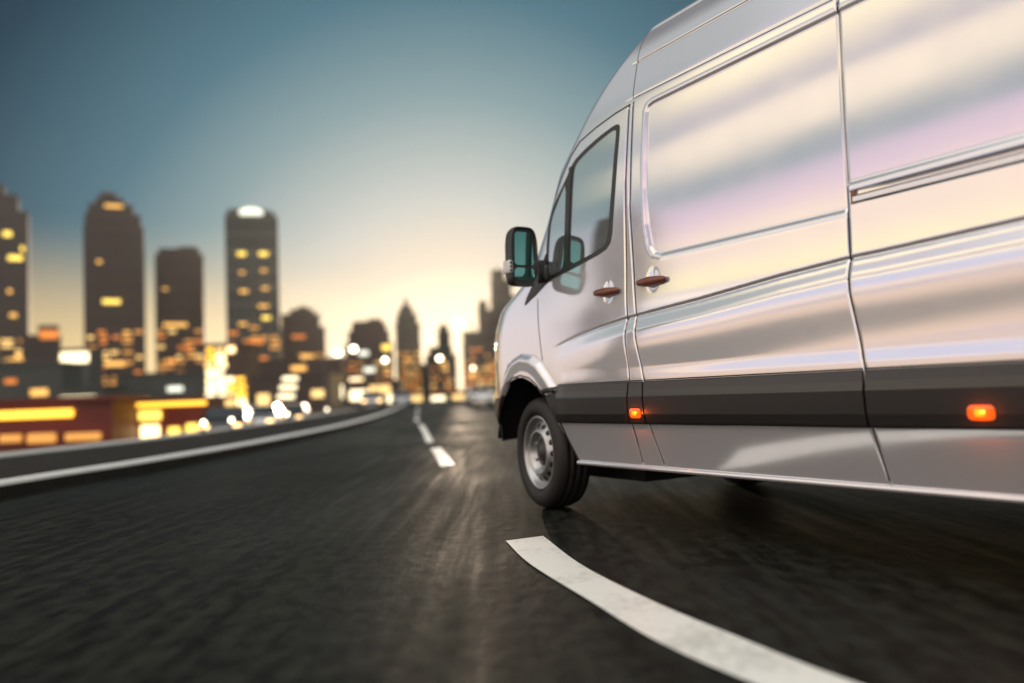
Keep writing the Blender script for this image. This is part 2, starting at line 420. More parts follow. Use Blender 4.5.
# rear end, closed with doors, window-less, bumper and lamps
rz = zn[zn > .45]
bm = bmesh.new()
prev = None
for z in list(np.linspace(.33, 2.8, 60)):
    y = HW-(side(z)+.16)
    cur = [bm.verts.new((XR-.002, -max(y, .02), z)), bm.verts.new((XR-.002, max(y, .02), z))]
    if prev: bm.faces.new((prev[0], prev[1], cur[1], cur[0]))
    prev = cur
from_bm('rear_panel', bm, M['paint'], van)
for s in (-1, 1):
    bm = bmesh.new(); bx(bm, XR+.012, s*.40, 1.45, .03, .76, 1.9, .01)
    rd = from_bm('rear_door', bm, M['paint'], van)
    bm = bmesh.new(); bx(bm, XR+.045, s*.06, 1.15, .03, .03, .2, .008); from_bm('handle', bm, M['black_plastic'], rd)
    bm = bmesh.new(); bx(bm, XR+.015, s*.85, 1.15, .04, .11, .55, .012); from_bm('tail_lamp', bm, M['red_lens'], van)
bm = bmesh.new(); bx(bm, XR+.06, 0, .46, .2, 1.8, .2, .04); from_bm('rear_bumper', bm, M['black_plastic'], van)
# floor pan and wheel wells
bm = bmesh.new()
bx(bm, -.62, 0, .56, .60, 1.2, .12); bx(bm, 1.73, 0, .45, 2.72, 1.80, .14); bx(bm, 3.565, 0, .5, .96, 1.1, .18); bx(bm, 4.42, 0, .40, .74, 1.8, .14)
bx(bm, -.12, 0, .62, 1.1, 1.08, .9)
from_bm('floor_pan', bm, M['under'], van)
for s in (-1, 1):
    for wx, R_ in ((-.16, .52), (RWX, .50)):
        bm = bmesh.new(); n = 26; ring = []
        for k in range(n+1):
            a = R((-12+204*k/n) if wx > 1 else (0+172*k/n))
            ring.append([bm.verts.new((wx+R_*math.cos(a), s*y, .36+R_*math.sin(a)*(.98 if wx > 1 else .93))) for y in (.955 if wx > 1 else .93, .52)])
        for a_, b_ in zip(ring[:-1], ring[1:]): bm.faces.new((a_[0], b_[0], b_[1], a_[1]))
        c = bm.verts.new((wx, s*.52, .36))
        for a_, b_ in zip(ring[:-1], ring[1:]): bm.faces.new((a_[1], b_[1], c))
        from_bm('wheel_well', bm, M['under'], van)

def mir(v): return [(x, -y, z) for x, y, z in v]
def both_sides(name, v, f, m, smooth=False, parent=None, kids=()):
    out = []
    for s in (0, 1):
        vv = v if s == 0 else mir(v); ff = f if s == 0 else [tuple(reversed(q)) for q in f]
        out.append(pyd(name, vv, ff, m, (parent[s] if isinstance(parent, (list, tuple)) else parent) or van, smooth))
    return out
def ribbon(pts, w, off, base=None):
    """strip of width w laid on the side along a polyline of (X, z)"""
    P = []
    for (a, b), (c, d) in zip(pts[:-1], pts[1:]):
        n = max(1, int(math.hypot(c-a, d-b)/.012))
        for k in range(n): P.append((a+(c-a)*k/n, b+(d-b)*k/n))
    P.append(pts[-1]); P = np.array(P)
    T = np.gradient(P, axis=0); T /= np.linalg.norm(T, axis=1)[:, None]+1e-9; Nn = np.stack([-T[:, 1], T[:, 0]], -1)
    rows = []
    for e, o_ in ((-.5, -.002), (-.42, off), (.42, off), (.5, -.002)):
        Q = P+Nn*w*e; rows.append(surf(Q[:, 0], Q[:, 1], o_))
    v = np.concatenate(rows).tolist(); n = len(P); f = []
    for r_ in range(3):
        for k in range(n-1): f.append((r_*n+k, r_*n+k+1, (r_+1)*n+k+1, (r_+1)*n+k))
    return v, f
def rnd(poly, it=2):
    for _ in range(it):
        q = []
        for i in range(len(poly)):
            a = poly[i]; b = poly[(i+1) % len(poly)]
            q += [(a[0]*.8+b[0]*.2, a[1]*.8+b[1]*.2), (a[0]*.2+b[0]*.8, a[1]*.2+b[1]*.8)]
        poly = q
    return poly
def resample(poly, n):
    p = np.array(poly+[poly[0]]); d = np.r_[0, np.cumsum(np.linalg.norm(np.diff(p, axis=0), axis=1))]
    s = np.linspace(0, d[-1], n+1)[:-1]
    return np.stack([np.interp(s, d, p[:, 0]), np.interp(s, d, p[:, 1])], -1)
def patch(poly, off, thick=.01, n=110, rings=10, centre=None, dome=0.):
    """slab of star-shaped outline following the body side"""
    B = resample(poly, n); c = np.array(centre) if centre else B.mean(0)
    v = []; f = []
    for k in range(1, rings+1):
        Q = c+(B-c)*k/rings; v += surf(Q[:, 0], Q[:, 1], off+dome*(1-(k/rings)**2)).tolist()
    v += surf(B[:, 0], B[:, 1], off).tolist(); v += surf(B[:, 0], B[:, 1], off-thick).tolist()
    for k in list(range(rings-1))+[rings]:
        for i in range(n):
            j = (i+1) % n; f.append((k*n+i, k*n+j, (k+1)*n+j, (k+1)*n+i))
    v += surf(c[:1], c[1:], off+dome).tolist(); ci = len(v)-1
    for i in range(n): f.append((ci, (i+1) % n, i))
    return v, f

# side windows of the cab
DOORS = [fdoor, fdoor_r]
WIN = rnd([(.775, 2.226), (.735, 2.238), (.588, 2.212), (.441, 2.172), (.330, 2.128), (.263, 2.045), (.192, 1.965), (.106, 1.873), (.079, 1.80), (.066, 1.624), (.070, 1.42), (.352, 1.462), (.677, 1.516), (.738, 1.569), (.752, 1.796), (.772, 2.15)], 1)
v, f = patch(WIN, .0035, .012, n=220, centre=(.42, 1.75), rings=14)
frames = both_sides('window_frame', v, f, M['black_plastic'], True, DOORS)
def shrink(poly, d):
    p = np.array(poly); c = p.mean(0); q = []
    n = len(p)
    for i in range(n):
        t = p[(i+1) % n]-p[i-1]; t /= np.linalg.norm(t)+1e-9; nn = np.array([-t[1], t[0]])
        if np.dot(nn, c-p[i]) < 0: nn = -nn
        q.append(tuple(p[i]+nn*d))
    return q
DROP = rnd([(.750, 2.200), (.715, 2.206), (.60, 2.182), (.46, 2.142), (.358, 2.10), (.342, 2.02), (.340, 1.60), (.344, 1.488), (.50, 1.512), (.662, 1.538), (.706, 1.578), (.722, 1.80), (.744, 2.12)], 1)
QUART = rnd([(.262, 2.010), (.205, 1.935), (.135, 1.84), (.112, 1.78), (.100, 1.60), (.108, 1.455), (.19, 1.462), (.265, 1.476), (.268, 1.70)], 1)
v, f = patch(DROP, .0048, .002, n=160, centre=(.53, 1.8)); both_sides('window_glass', v, f, M['glass'], True, DOORS)
v, f = patch(QUART, .0048, .002, n=120, centre=(.19, 1.68)); both_sides('quarter_glass', v, f, M['glass'], True, DOORS)
v, f = ribbon([(.305, 2.10), (.300, 1.96), (.302, 1.70), (.302, 1.48)], .034, .008); both_sides('window_divider', v, f, M['black_plastic'], False, DOORS)
# black sail below the quarter glass, running to a tip on the wing
SAIL = [(.085, 1.50), (.062, 1.60), (.035, 1.56), (-.02, 1.49), (-.085, 1.42), (-.150, 1.345), (-.172, 1.300), (-.12, 1.325), (-.05, 1.352), (.058, 1.405), (.16, 1.440), (.12, 1.462)]
v, f = patch(SAIL, .006, .012, n=110, centre=(.02, 1.44)); both_sides('mirror_sail', v, f, M['black_plastic'], True, DOORS)
# seams drawn as gaps with rubber in them
DTOP = [(.862, 2.316), (.722, 2.306), (.533, 2.275), (.382, 2.236), (.291, 2.168), (.20, 2.055), (.125, 1.955)]
v, f = ribbon(DTOP, .009, .002); both_sides('door_seal', v, f, M['seal'], False, DOORS)
DFR = [(-.02, 1.325), (-.012, 1.25), (.003, 1.126), (.020, 1.02), (.040, .932)]
v, f = ribbon(DFR, .007, .0012); both_sides('door_seal', v, f, M['seal'], False, DOORS)
for nm, fn, z0, z1, par in (('door_seal', fseam, .34, 2.315, DOORS), ('door_seal', sfront, .34, 2.335, [sdoor, sdoor_r]), ('door_seal', srear, .34, 2.335, [sdoor, sdoor_r])):
    v, f = ribbon([(float(fn(z)), z) for z in np.arange(z0, z1, .03)], .0060, -.0045); 
    both_sides(nm, v, f, M['seal'], False, par)
v, f = ribbon([(.882, 2.34), (.874, 2.46), (.868, 2.6), (.872, 2.68), (.90, 2.75)], .005, .0012); both_sides('roof_joint', v, f, M['seal'], False, body)
v, f = ribbon([(.895, 2.345), (2.24, 2.338), (4.6, 2.338)], .006, .0005); both_sides('gutter_seal', v, f, M['seal'], False, body)
v, f = ribbon([(float(srear(2.335)), 2.338), (2.22, 2.42)], .006, .001); both_sides('gutter_seal', v, f, M['seal'], False, body)

# black arch trim behind the front wheel
AT = [(.035, .745), (.190, .768), (.188, .545), (.315, .312), (.245, .42), (.168, .545), (.118, .63), (.06, .708)]
v, f = patch([(.03, .748), (.186, .766), (.186, .60), (.183, .55), (.162, .565), (.118, .638), (.075, .695)], .008, .03, n=70, centre=(.140, .68)); both_sides('arch_trim', v, f, M['black_plastic'], True, van)
v, f = ribbon([(.188, .56), (.25, .435), (.316, .32)], .018, .004); both_sides('arch_edge', v, f, M['black_plastic'], False, van)
v, f = ribbon([(-.505, .70), (-.39, .795), (-.30, .835), (-.2, .848), (-.09, .828), (-.02, .79), (.04, .742)], .012, .001)
both_sides('arch_lip', v, f, M['black_plastic'], False, body)

# rubbing strips: a sloping upper face and a flat darker face
def strip(x0f, x1f, step=.03):
    prof = [(.772, -.002), (.770, .007), (.764, .0105), (.728, .0135), (.700, .0175), (.692, .0205), (.600, .0205), (.556, .0195), (.548, .016), (.545, -.002)]
    n = 40; v = []; f = []
    for z, o_ in prof:
        a = x0f(z); b = x1f(z); X = np.linspace(a, b, n); 
        v += surf(X, np.full(n, z), o_).tolist()
    for r_ in range(len(prof)-1):
        for k in range(n-1): f.append((r_*n+k, r_*n+k+1, (r_+1)*n+k+1, (r_+1)*n+k))
    for k in (0, n-1): f.append(tuple(r_*n+k for r_ in range(len(prof))))
    return v, f
g = .006
v, f = strip(lambda z: .194, lambda z: fseam(z)-g); both_sides('side_trim', v, f, M['trim'], False, DOORS)
v, f = strip(lambda z: fseam(z)+g, lambda z: sfront(z)-g); both_sides('side_trim', v, f, M['trim'], False, van)
v, f = strip(lambda z: sfront(z)+g, lambda z: srear(z)-g); both_sides('side_trim', v, f, M['trim'], False, [sdoor, sdoor_r])
v, f = strip(lambda z: srear(z)+g, lambda z: 3.12); both_sides('side_trim', v, f, M['trim'], False, van)
v, f = strip(lambda z: 4.02, lambda z: 4.68); both_sides('side_trim', v, f, M['trim'], False, van)
# thin dark line over the strips
for a_, b_, par in ((.20, .899, DOORS), (.912, 1.016, van), (1.03, 2.352, [sdoor, sdoor_r]), (2.366, 3.1, van)):
    v, f = ribbon([(a_, .776), (b_, .776)], .007, .002); both_sides('trim_shadow_gap', v, f, M['seal'], False, par)
# sill tube
def sill(x0, x1):
    prof = [(.326, .0), (.325, .008), (.320, .013), (.313, .0155), (.306, .0155), (.300, .011), (.297, .002), (.300, -.03)]
    n = 30; v = []; f = []; X = np.linspace(x0, x1, n)
    for z, o_ in prof:
        p = surf(X, np.full(n, .326), o_); p[:, 2] = z; v += p.tolist()
    for r_ in range(len(prof)-1):
        for k in range(n-1): f.append((r_*n+k, r_*n+k+1, (r_+1)*n+k+1, (r_+1)*n+k))
    return v, f
v, f = sill(.315, 3.12); both_sides('sill', v, f, M['paint'], True, van)
v, f = sill(4.02, 4.68); both_sides('sill', v, f, M['paint'], True, van)
# little panel joint in front of the door foot
# sliding rail
def xbar(x0, x1, prof, m, name, par):
    n = 24; v = []; f = []; X = np.linspace(x0, x1, n)
    for z, o_ in prof:
        p = np.stack([X, inset(X, np.full(n, 1.46))-o_-HW, np.full(n, z)], -1); v += p.tolist()
    for r_ in range(len(prof)-1):
        for k in range(n-1): f.append((r_*n+k, r_*n+k+1, (r_+1)*n+k+1, (r_+1)*n+k))
    for k in (0, n-1): f.append(tuple(r_*n+k for r_ in range(len(prof))))
    return both_sides(name, v, f, m, False, par)
xbar(2.322, 4.39, [(1.440, -.02), (1.440, .002), (1.443, .004), (1.462, .004), (1.470, -.002), (1.472, -.02)], M['cream'], 'slide_rail', van)
xbar(2.313, 2.336, [(1.437, -.02), (1.437, .003), (1.489, .003), (1.489, -.02)], M['handle'], 'rail_end_cap', van)
# door handles
for (cx, cz, a, b), x0, x1, zz0, zz1, par in ((CUPS[0], .600, .832, 1.283, 1.276, DOORS), (CUPS[1], .984, 1.214, 1.291, 1.287, [sdoor, sdoor_r])):
    bmv = []; bmf = []; n = 26; m_ = 12
    for k in range(n+1):
        t = .5-.5*math.cos(math.pi*k/n); X = x0+(x1-x0)*t; z = zz0+(zz1-zz0)*t
        ry = .011*(1-(2*t-1)**14)**.5+.0005; rz_ = (.019+.003*math.cos((2*t-1)*math.pi))*(1-(2*t-1)**14)**.5+.0005
        base = float(inset(np.array(X), np.array(z)))
        oy = .013+.012*(1-(2*t-1)**2)
        for q in range(m_):
            an = 2*math.pi*q/m_; bmv.append((X, base-oy-HW+ry*math.cos(an), z+rz_*math.sin(an)))
    for k in range(n):
        for q in range(m_): bmf.append((k*m_+q, k*m_+(q+1) % m_, (k+1)*m_+(q+1) % m_, (k+1)*m_+q))
    bmf.append(tuple(range(m_))); bmf.append(tuple(n*m_+q for q in range(m_)))
    both_sides('handle', bmv, bmf, M['handle'], True, par)
# side marker lamps
for cx, hw_, hh in ((.963, .046, .026), (2.818, .048, .026)):
    poly = rrect(cx-hw_, cx+hw_, .605-hh, .605+hh, .018)
    v, f = patch(poly, .024, .012, n=60, rings=5, centre=(cx, .605), dome=.006)
    mk_ = both_sides('marker_lamp', v, f, M['amber'], True, van)
    poly = rrect(cx-hw_*.45, cx+hw_*.45, .605-hh*.45, .605+hh*.45, .010)
    v, f = patch(poly, .0308, .004, n=40, rings=3, centre=(cx, .605)); both_sides('bulb_glow', v, f, M['amber_hot'], True, mk_)

for cx in (.963, 2.818):
    for s in (-1, 1):
        pl = bpy.data.lights.new('marker_light', 'POINT'); pl.energy = .8; pl.color = (1., .13, .01); pl.shadow_soft_size = .0
        po = bpy.data.objects.new('marker_light', pl); COL.objects.link(po); po.parent = van; po.location = (cx, s*(HW+.055), .605)
# ---- wing mirrors
def mirror(s):
    P = DOORS[0 if s < 0 else 1]
    def T(x, o_, z): return (x, s*(HW+o_), z)      # o_ outward from the widest line
    bm = bmesh.new()
    # housing: rounded, tapering box
    cx, co, cz = .05, .135, 1.572
    secs = []
    for t, w_, h_, zo in ((-.075, .50, .60, .0), (-.06, .78, .84, 0), (-.03, .95, .97, 0), (0, 1, 1, 0), (.035, 1, 1, 0), (.05, .97, .975, 0)):
        ring = []
        for k in range(40):
            a = 2*math.pi*k/40; ca, sa = math.cos(a), math.sin(a); e = 2/4.5
            ring.append(bm.verts.new(T(cx+t, co+.098*w_*math.copysign(abs(ca)**e, ca)*(1-.10*sa), cz+.185*h_*math.copysign(abs(sa)**e, sa))))
        secs.append(ring)
    for a_, b_ in zip(secs[:-1], secs[1:]):
        for k in range(40): bm.faces.new((a_[k], a_[(k+1) % 40], b_[(k+1) % 40], b_[k]))
    bm.faces.new(secs[0])
    inner = []
    for k in range(40):
        a = 2*math.pi*k/40; ca, sa = math.cos(a), math.sin(a); e = 2/4.5
        inner.append(bm.verts.new(T(cx+.035, co+.084*math.copysign(abs(ca)**e, ca)*(1-.10*sa), cz+.168*math.copysign(abs(sa)**e, sa))))
    for k in range(40): bm.faces.new((secs[-1][k], secs[-1][(k+1) % 40], inner[(k+1) % 40], inner[k]))
    bm.faces.new(inner)
    hs = from_bm('wing_mirror', bm, M['black_plastic'], P, False)
    for nm, z0, z1, x_ in (('mirror_glass', -.055, .150, .040), ('wide_angle_glass', -.150, -.072, .040)):
        bm = bmesh.new(); pts = rrect(-.068, .068, z0, z1, .025, 5)
        vs = [bm.verts.new(T(cx+x_+.002*math.sin(px_*9), co+px_*(1-.10*(pz/.17)), cz+pz)) for px_, pz in pts]
        vb = [bm.verts.new(T(cx+.03, co+px_*(1-.10*(pz/.17)), cz+pz)) for px_, pz in pts]
        bm.faces.new(vs)
        for k in range(len(vs)): bm.faces.new((vs[k], vs[(k+1) % len(vs)], vb[(k+1) % len(vs)], vb[k]))
        from_bm(nm, bm, M['mirror'], hs)
    # arm
    bm = bmesh.new()
    bx(bm, .05, s*(HW+.005), 1.50, .085, .16, .12, .03)
    bx(bm, .045, s*(HW-.045), 1.475, .12, .09, .11, .025)
    from_bm('mirror_arm', bm, M['black_plastic'], hs, True)
    # repeater lamp in the outer edge of the housing
    bm = bmesh.new(); bx(bm, .058, s*(HW+co+.098), 1.505, .075, .030, .082, .010)
    rp = from_bm('repeater_lamp', bm, M['clear_lens'], hs, True)
    bm = bmesh.new()
    for k in range(3): bx(bm, .097, s*(HW+co+.099), 1.48+.024*k, .004, .016, .011, .002)
    from_bm('repeater_louvre', bm, M['black_plastic'], rp)
mirror(-1); mirror(1)

# ---- wheels
def lathe(bm, prof, n=64, cy=0):
    rings = []
    for r_, y in prof:
        rings.append([bm.verts.new((r_*math.cos(2*math.pi*k/n), y, r_*math.sin(2*math.pi*k/n))) for k in range(n)])
    for a_, b_ in zip(rings[:-1], rings[1:]):
        for k in range(n): bm.faces.new((a_[k], a_[(k+1) % n], b_[(k+1) % n], b_[k]))
    return rings
def wheel(x, s, steer=0):
    w = empty('wheel', (x, s*(HW-.035-.115), .352), steer+(0 if s < 0 else math.pi)); w.parent = van     # local -y = outwards
    bm = bmesh.new()
    rg = lathe(bm, [(.232, -.085), (.245, -.112), (.27, -.121), (.30, -.120), (.325, -.112), (.340, -.097), (.349, -.075), (.351, -.052),
                    (.343, -.050), (.343, -.044), (.352, -.042), (.352, -.008), (.344, -.006), (.344, .0), (.352, .002), (.352, .038), (.344, .040), (.344, .046), (.351, .048), (.349, .075), (.34, .097), (.30, .12), (.25, .11), (.232, .09)], 96)
    ty = from_bm('tyre', bm, M['rubber'], w, True)
    bm = bmesh.new()
    lathe(bm, [(.236, -.098), (.231, -.104), (.222, -.104), (.214, -.094), (.209, -.086), (.204, -.070), (.197, -.066), (.190, -.068), (.152, -.096), (.146, -.104), (.139, -.108), (.130, -.108), (.122, -.100), (.112, -.082), (.092, -.070), (.06, -.058), (.001, -.058)], 72)
    lathe(bm, [(.208, -.06), (.215, .09), (.236, .10)], 72)
    rim = from_bm('rim', bm, M['steel'], w, True)
    for k in range(15):                                     # ventilation slots round the disc
        a = 2*math.pi*k/15
        b2 = bmesh.new(); nn = 14; c0 = Vector((.171*math.cos(a), -.0845, .171*math.sin(a)))
        er = Vector((math.cos(a), 0, math.sin(a))); et = Vector((-math.sin(a), 0, math.cos(a))); er2 = (er+Vector((0, .737, 0))).normalized()
        vv = [b2.verts.new(c0+er2*.0175*math.cos(2*math.pi*q/nn)+et*.0190*math.sin(2*math.pi*q/nn)) for q in range(nn)]; b2.faces.new(vv)
        from_bm('vent_hole', b2, M['seal'], rim)
    b2 = bmesh.new(); lathe(b2, [(.088, -.066), (.084, -.073), (.055, -.078), (.030, -.090), (.001, -.092)], 40); from_bm('hub_cap', b2, M['dark_steel'], w, True)
    for k in range(6):
        a = 2*math.pi*(k+.5)/6; b2 = bmesh.new(); cyl(b2, (.098*math.cos(a), -.050, .098*math.sin(a)), (.098*math.cos(a), -.084, .098*math.sin(a)), .011, .009, 6)
        from_bm('wheel_nut', b2, M['steel'], w)
    b2 = bmesh.new(); cyl(b2, (0, -.02, 0), (0, .10, 0), .15, .15, 32); from_bm('brake_disc', b2, M['dark_steel'], w)
wheel(-.112, -1, R(-8)); wheel(-.112, 1, R(-8)); wheel(RWX, -1); wheel(RWX, 1)

# ------------------------------------------------------------------ ground, road, kerbs
def spline(pts, n=12):
    P = [Vector((p[0], p[1], 0)) for p in pts]; P = [P[0]*2-P[1]]+P+[P[-1]*2-P[-2]]; out = []
    for i in range(1, len(P)-2):
        for k in range(n):
            t = k/n; a, b, c, d = P[i-1], P[i], P[i+1], P[i+2]
            out.append(.5*((2*b)+(c-a)*t+(2*a-5*b+4*c-d)*t*t+(3*b-a-3*c+d)*t**3))
    out.append(P[-2]); return out
def normals(P):
    out = []
    for i in range(len(P)):
        t = (P[min(i+1, len(P)-1)]-P[max(i-1, 0)]).normalized(); out.append(Vector((t.y, -t.x, 0)))   # to the right
    return out
def sweep(name, P, prof, m, smooth=False, parent=None):
    Nn = normals(P); v = []; f = []; k = len(prof)
    for p, n_ in zip(P, Nn):
        for o_, z in prof: v.append((p.x+n_.x*o_, p.y+n_.y*o_, z))
    for i in range(len(P)-1):
        for j in range(k-1): f.append((i*k+j, i*k+j+1, (i+1)*k+j+1, (i+1)*k+j))
    return pyd(name, v, f, m, parent, smooth)
KERB1 = spline([(-5.2, -30), (-4.9, -8), (-4.65, 0), (-4.45, 7.3), (-4.22, 10), (-4.10, 14.8), (-4.45, 24), (-5.9, 40), (-9.2, 70), (-16, 130), (-28, 240), (-50, 420)])
KERB2 = spline([(-10.6, -30), (-10.1, -8), (-9.8, 0), (-9.2, 7), (-8.75, 14.3), (-8.5, 22), (-9.6, 38), (-13., 70), (-20, 130), (-32, 240), (-54, 420)])
RK = spline([(9.5, -30), (8.6, -8), (8.0, 0), (6.6, 8), (5.4, 16), (4.3, 26), (2.8, 42), (-.4, 72), (-7, 132), (-19, 242), (-40, 421)])
YS = [p.y for p in KERB2]
def onto(P):
    return [Vector((float(np.interp(y, [p.y for p in P], [p.x for p in P])), y, 0)) for y in YS]
KERB1 = onto(KERB1); RK = onto(RK)
# one sheet of terrain: level with the road, dropping beyond the second kerb
v = []; f = []
off = [(-400, -.75), (-250, -.75), (-130, -.75), (-60, -.75), (-14, -.75), (-3.2, -.72), (-.8, -.10), (-.25, -.03)]
KK = KERB2; Nn = normals(KK); ext = 2600
rowsP = []
KX = [Vector((-30, -140, 0))]+[p for p in KK]+[Vector((-160, 960, 0))]
NX = [Vector((1, 0, 0))]+Nn+[Vector((.9, .43, 0)).normalized()]
for p, n_ in zip(KX, NX):
    row = []
    for o_, z in off: row.append((max(p.x+o_, -470-.01*abs(o_)) if o_ < -60 else p.x+o_, p.y, z))
    for o_ in (.2, 6, 14, 30, 100, 250, 430): row.append((p.x+o_, p.y, -.03))
    rowsP.append(row)
k = len(rowsP[0]); v = [q for r_ in rowsP for q in r_]
for i in range(len(rowsP)-1):
    for j in range(k-1): f.append((i*k+j, i*k+j+1, (i+1)*k+j+1, (i+1)*k+j))
tag(pyd('ground', v, f, M['city_ground']), kind='structure')
# road surface between left kerb and right kerb
v = []; f = []
n = len(KERB1)
for i in range(n):
    a = KERB1[i]; b = RK[i]
    for t in (0, .25, .5, .75, 1): v.append((a.x+(b.x-a.x)*t, a.y+(b.y-a.y)*t, 0))
for i in range(n-1):
    for j in range(4): f.append((i*5+j, i*5+j+1, (i+1)*5+j+1, (i+1)*5+j))
tag(pyd('road', v, f, M['road']), kind='structure')
def kerbp(name, P, s):
    tag(sweep(name, P, [(0*s, -.05), (0*s, .110)], M['verge']), kind='structure')
    return tag(sweep(name, P, [(0*s, .110), (0*s, .130), (-.02*s, .15), (-.13*s, .15), (-.24*s, .135), (-.24*s, -.05)], M['kerb_top']), kind='structure')
kerbp('kerb', KERB1, 1)
tag(sweep('median_strip', KERB1, [(-.242, .11), (-1.4, .10), (-1.6, .02), (-1.62, -.02)], M['verge']), kind='structure')
tag(sweep('kerb', KERB2, [(.0, .0), (.0, .04), (-.02, .055), (-.12, .055), (-.13, -.3)], M['kerb_top']), kind='structure')
v = []; f = []
for i in range(n):
    a = KERB1[i]; b = KERB2[i]
    for t in (0, .5, 1): v.append((a.x-1.62+(b.x-a.x+1.6)*t, a.y+(b.y-a.y)*t, -.004))
for i in range(n-1):
    for j in range(2): f.append((i*3+j+1, i*3+j, (i+1)*3+j, (i+1)*3+j+1))
tag(pyd('side_road', v, f, M['verge']), kind='structure')
kerbp('kerb', RK, -1)
tag(sweep('pavement', RK, [(.242, .13), (3.5, .12), (3.6, -.02)], M['concrete']), kind='structure')
# lane line: long curved stroke near the camera, then dashes
def stroke(L, Rr, z=.004):
    v = []; f = []
    A = spline(L, 10); B = spline(Rr, 10)
    for a, b in zip(A, B): v += [(a.x, a.y, z), (b.x, b.y, z)]
    for i in range(len(A)-1): f.append((2*i, 2*i+1, 2*i+3, 2*i+2))
    return v, f
v, f = stroke([(-.07, 4.30), (.04, 3.70), (.24, 3.00), (.38, 2.52), (.55, 2.14), (.80, 1.70), (1.45, .90)], [(.12, 4.40), (.26, 3.62), (.45, 2.97), (.61, 2.55), (.79, 2.12), (1.05, 1.68), (1.75, .90)])
tag(pyd('lane_marking', v, f, M['white_line']), kind='structure')
v, f = stroke([(-.80, 9.0), (-1.0, 10.6), (-1.23, 12.3)], [(-.66, 9.2), (-.86, 10.7), (-1.09, 12.4)]); tag(pyd('lane_marking', v, f, M['white_line']), kind='structure')
v, f = stroke([(-1.45, 13.9), (-1.95, 18), (-2.62, 23.2)], [(-1.33, 13.9), (-1.83, 18), (-2.48, 23.2)]); tag(pyd('lane_marking', v, f, M['white_line']), kind='structure')
for k in range(7):
    y0 = 27+k*9; x0 = -3.1-.112*(y0-27); y1 = y0+4; x1 = -3.1-.112*(y1-27)
    v, f = stroke([(x0-.07, y0), ((x0+x1)/2-.07, (y0+y1)/2), (x1-.07, y1)], [(x0+.07, y0), ((x0+x1)/2+.07, (y0+y1)/2), (x1+.07, y1)])
    tag(pyd('lane_marking', v, f, M['white_line']), kind='structure')

# ------------------------------------------------------------------ city
GZ = -.75
def tower(px0, px1, top, depth, label, steps, wall, band, lit=(), floors=None, cat='tower', name='tower_block', crown_m=None, crown=None, rot=None, group=None):
    """steps: list of (fraction of the height where it starts, left fraction, right fraction)"""
    a = at(px0, 400, depth); b = at(px1, 400, depth); H_ = at((px0+px1)/2, top, depth).z-GZ
    W_ = b.x-a.x; cx = (a.x+b.x)/2; D_ = W_*.8
    rz_ = math.atan2(-cx, depth)*0.9 if rot is None else rot
    t = empty(name, (cx, depth, GZ), rz_); tag(t, label, cat, group)
    core = bmesh.new(); bands = bmesh.new()
    fl = floors or max(6, int(H_/7))
    st = steps+[(1., 0, 0)]
    for k in range(len(steps)):
        z0, l, r_ = st[k]; z1 = st[k+1][0]
        x0 = -W_/2+W_*l; x1 = -W_/2+W_*r_; dd = D_*(.6+.4*(r_-l))
        bx(core, (x0+x1)/2, 0, H_*(z0+z1)/2, x1-x0, dd, H_*(z1-z0)+.1)
        q = z0
        nf = max(1, int(fl*(z1-z0)))
        for i in range(nf):
            zz = H_*(z0+(z1-z0)*(i+.9)/nf); bx(bands, (x0+x1)/2, 0, zz, x1-x0+.6, dd+.6, H_/fl*.22)
        npier = max(2, int((x1-x0)/(W_/6)))
        for i in range(npier+1):
            xx = x0+(x1-x0)*i/npier; bx(bands, xx, 0, H_*(z0+z1)/2, W_*.025, dd+.9, H_*(z1-z0)-.2)
    from_bm('wall', core, wall, t); from_bm('floor_bands', bands, band, t)
    if crown: 
        bm = bmesh.new(); crown(bm, W_, D_, H_); from_bm('crown', bm, crown_m or wall, t)
    rg_ = random.Random(int(px0*7+top)); lit = list(lit); base_y = at((px0+px1)/2, 400, depth).z-GZ
    hz_ = min(.5, 75*depth/853/H_)                      # added glowing panes stand in for the golden wash over the tower feet
    for q in range(15):
        for c_ in range(5):
            if rg_.random() < .30+.035*(15-q):
                lit.append(((c_+.5)/5+rg_.uniform(-.03, .03), .03+hz_*(q+.5)/15, rg_.uniform(.10, .19), hz_/15*.55, rg_.choice([M['e_dim'], M['e_dim'], M['e_dim2'], M['e_orange']])))
    for u_, h_, w_, hh, m_ in lit:
        bm = bmesh.new(); bx(bm, -W_/2+W_*u_, -D_/2-.45, H_*h_, W_*w_, .6, H_*hh); from_bm('window_glow', bm, m_, t)
    return t
def cone_top(fx, w, z0, h):
    def fn(bm, W_, D_, H_): bmesh.ops.create_cone(bm, cap_ends=True, segments=4, radius1=W_*w*.7, radius2=W_*w*.05, depth=H_*h, matrix=Matrix.Translation((-W_/2+W_*fx, 0, H_*(z0+h/2))) @ Matrix.Rotation(R(45), 4, 'Z'))
    return fn
E1, E2 = M['e_win'], M['e_winy']
tower(-38, 24, 182, 420, 'tall brown tower cut off by the left edge of the picture', [(0, 0, 1), (.86, 0, .86), (.93, 0, .66), (.97, .1, .5)], M['t_brown'], M['t_band'],
      [(.93, .70, .05, .02, E2), (.72, .76, .12, .02, E2), (.83, .66, .2, .02, E2), (.8, .42, .1, .015, E1), (.9, .25, .14, .02, E1), (.75, .52, .06, .015, E1)])
tower(24, 60, 327, 300, 'low brown block with an orange lit roof room beside the leftmost tower', [(0, -.8, 1), (.62, .05, .95), (.9, .45, .9)], M['t_brown'], M['t_band'],
      [(.7, .90, .45, .09, M['e_orange']), (-.1, .62, .35, .05, E1), (.45, .34, .6, .06, E1), (-.4, .4, .2, .05, M['e_orange'])], cat='block')
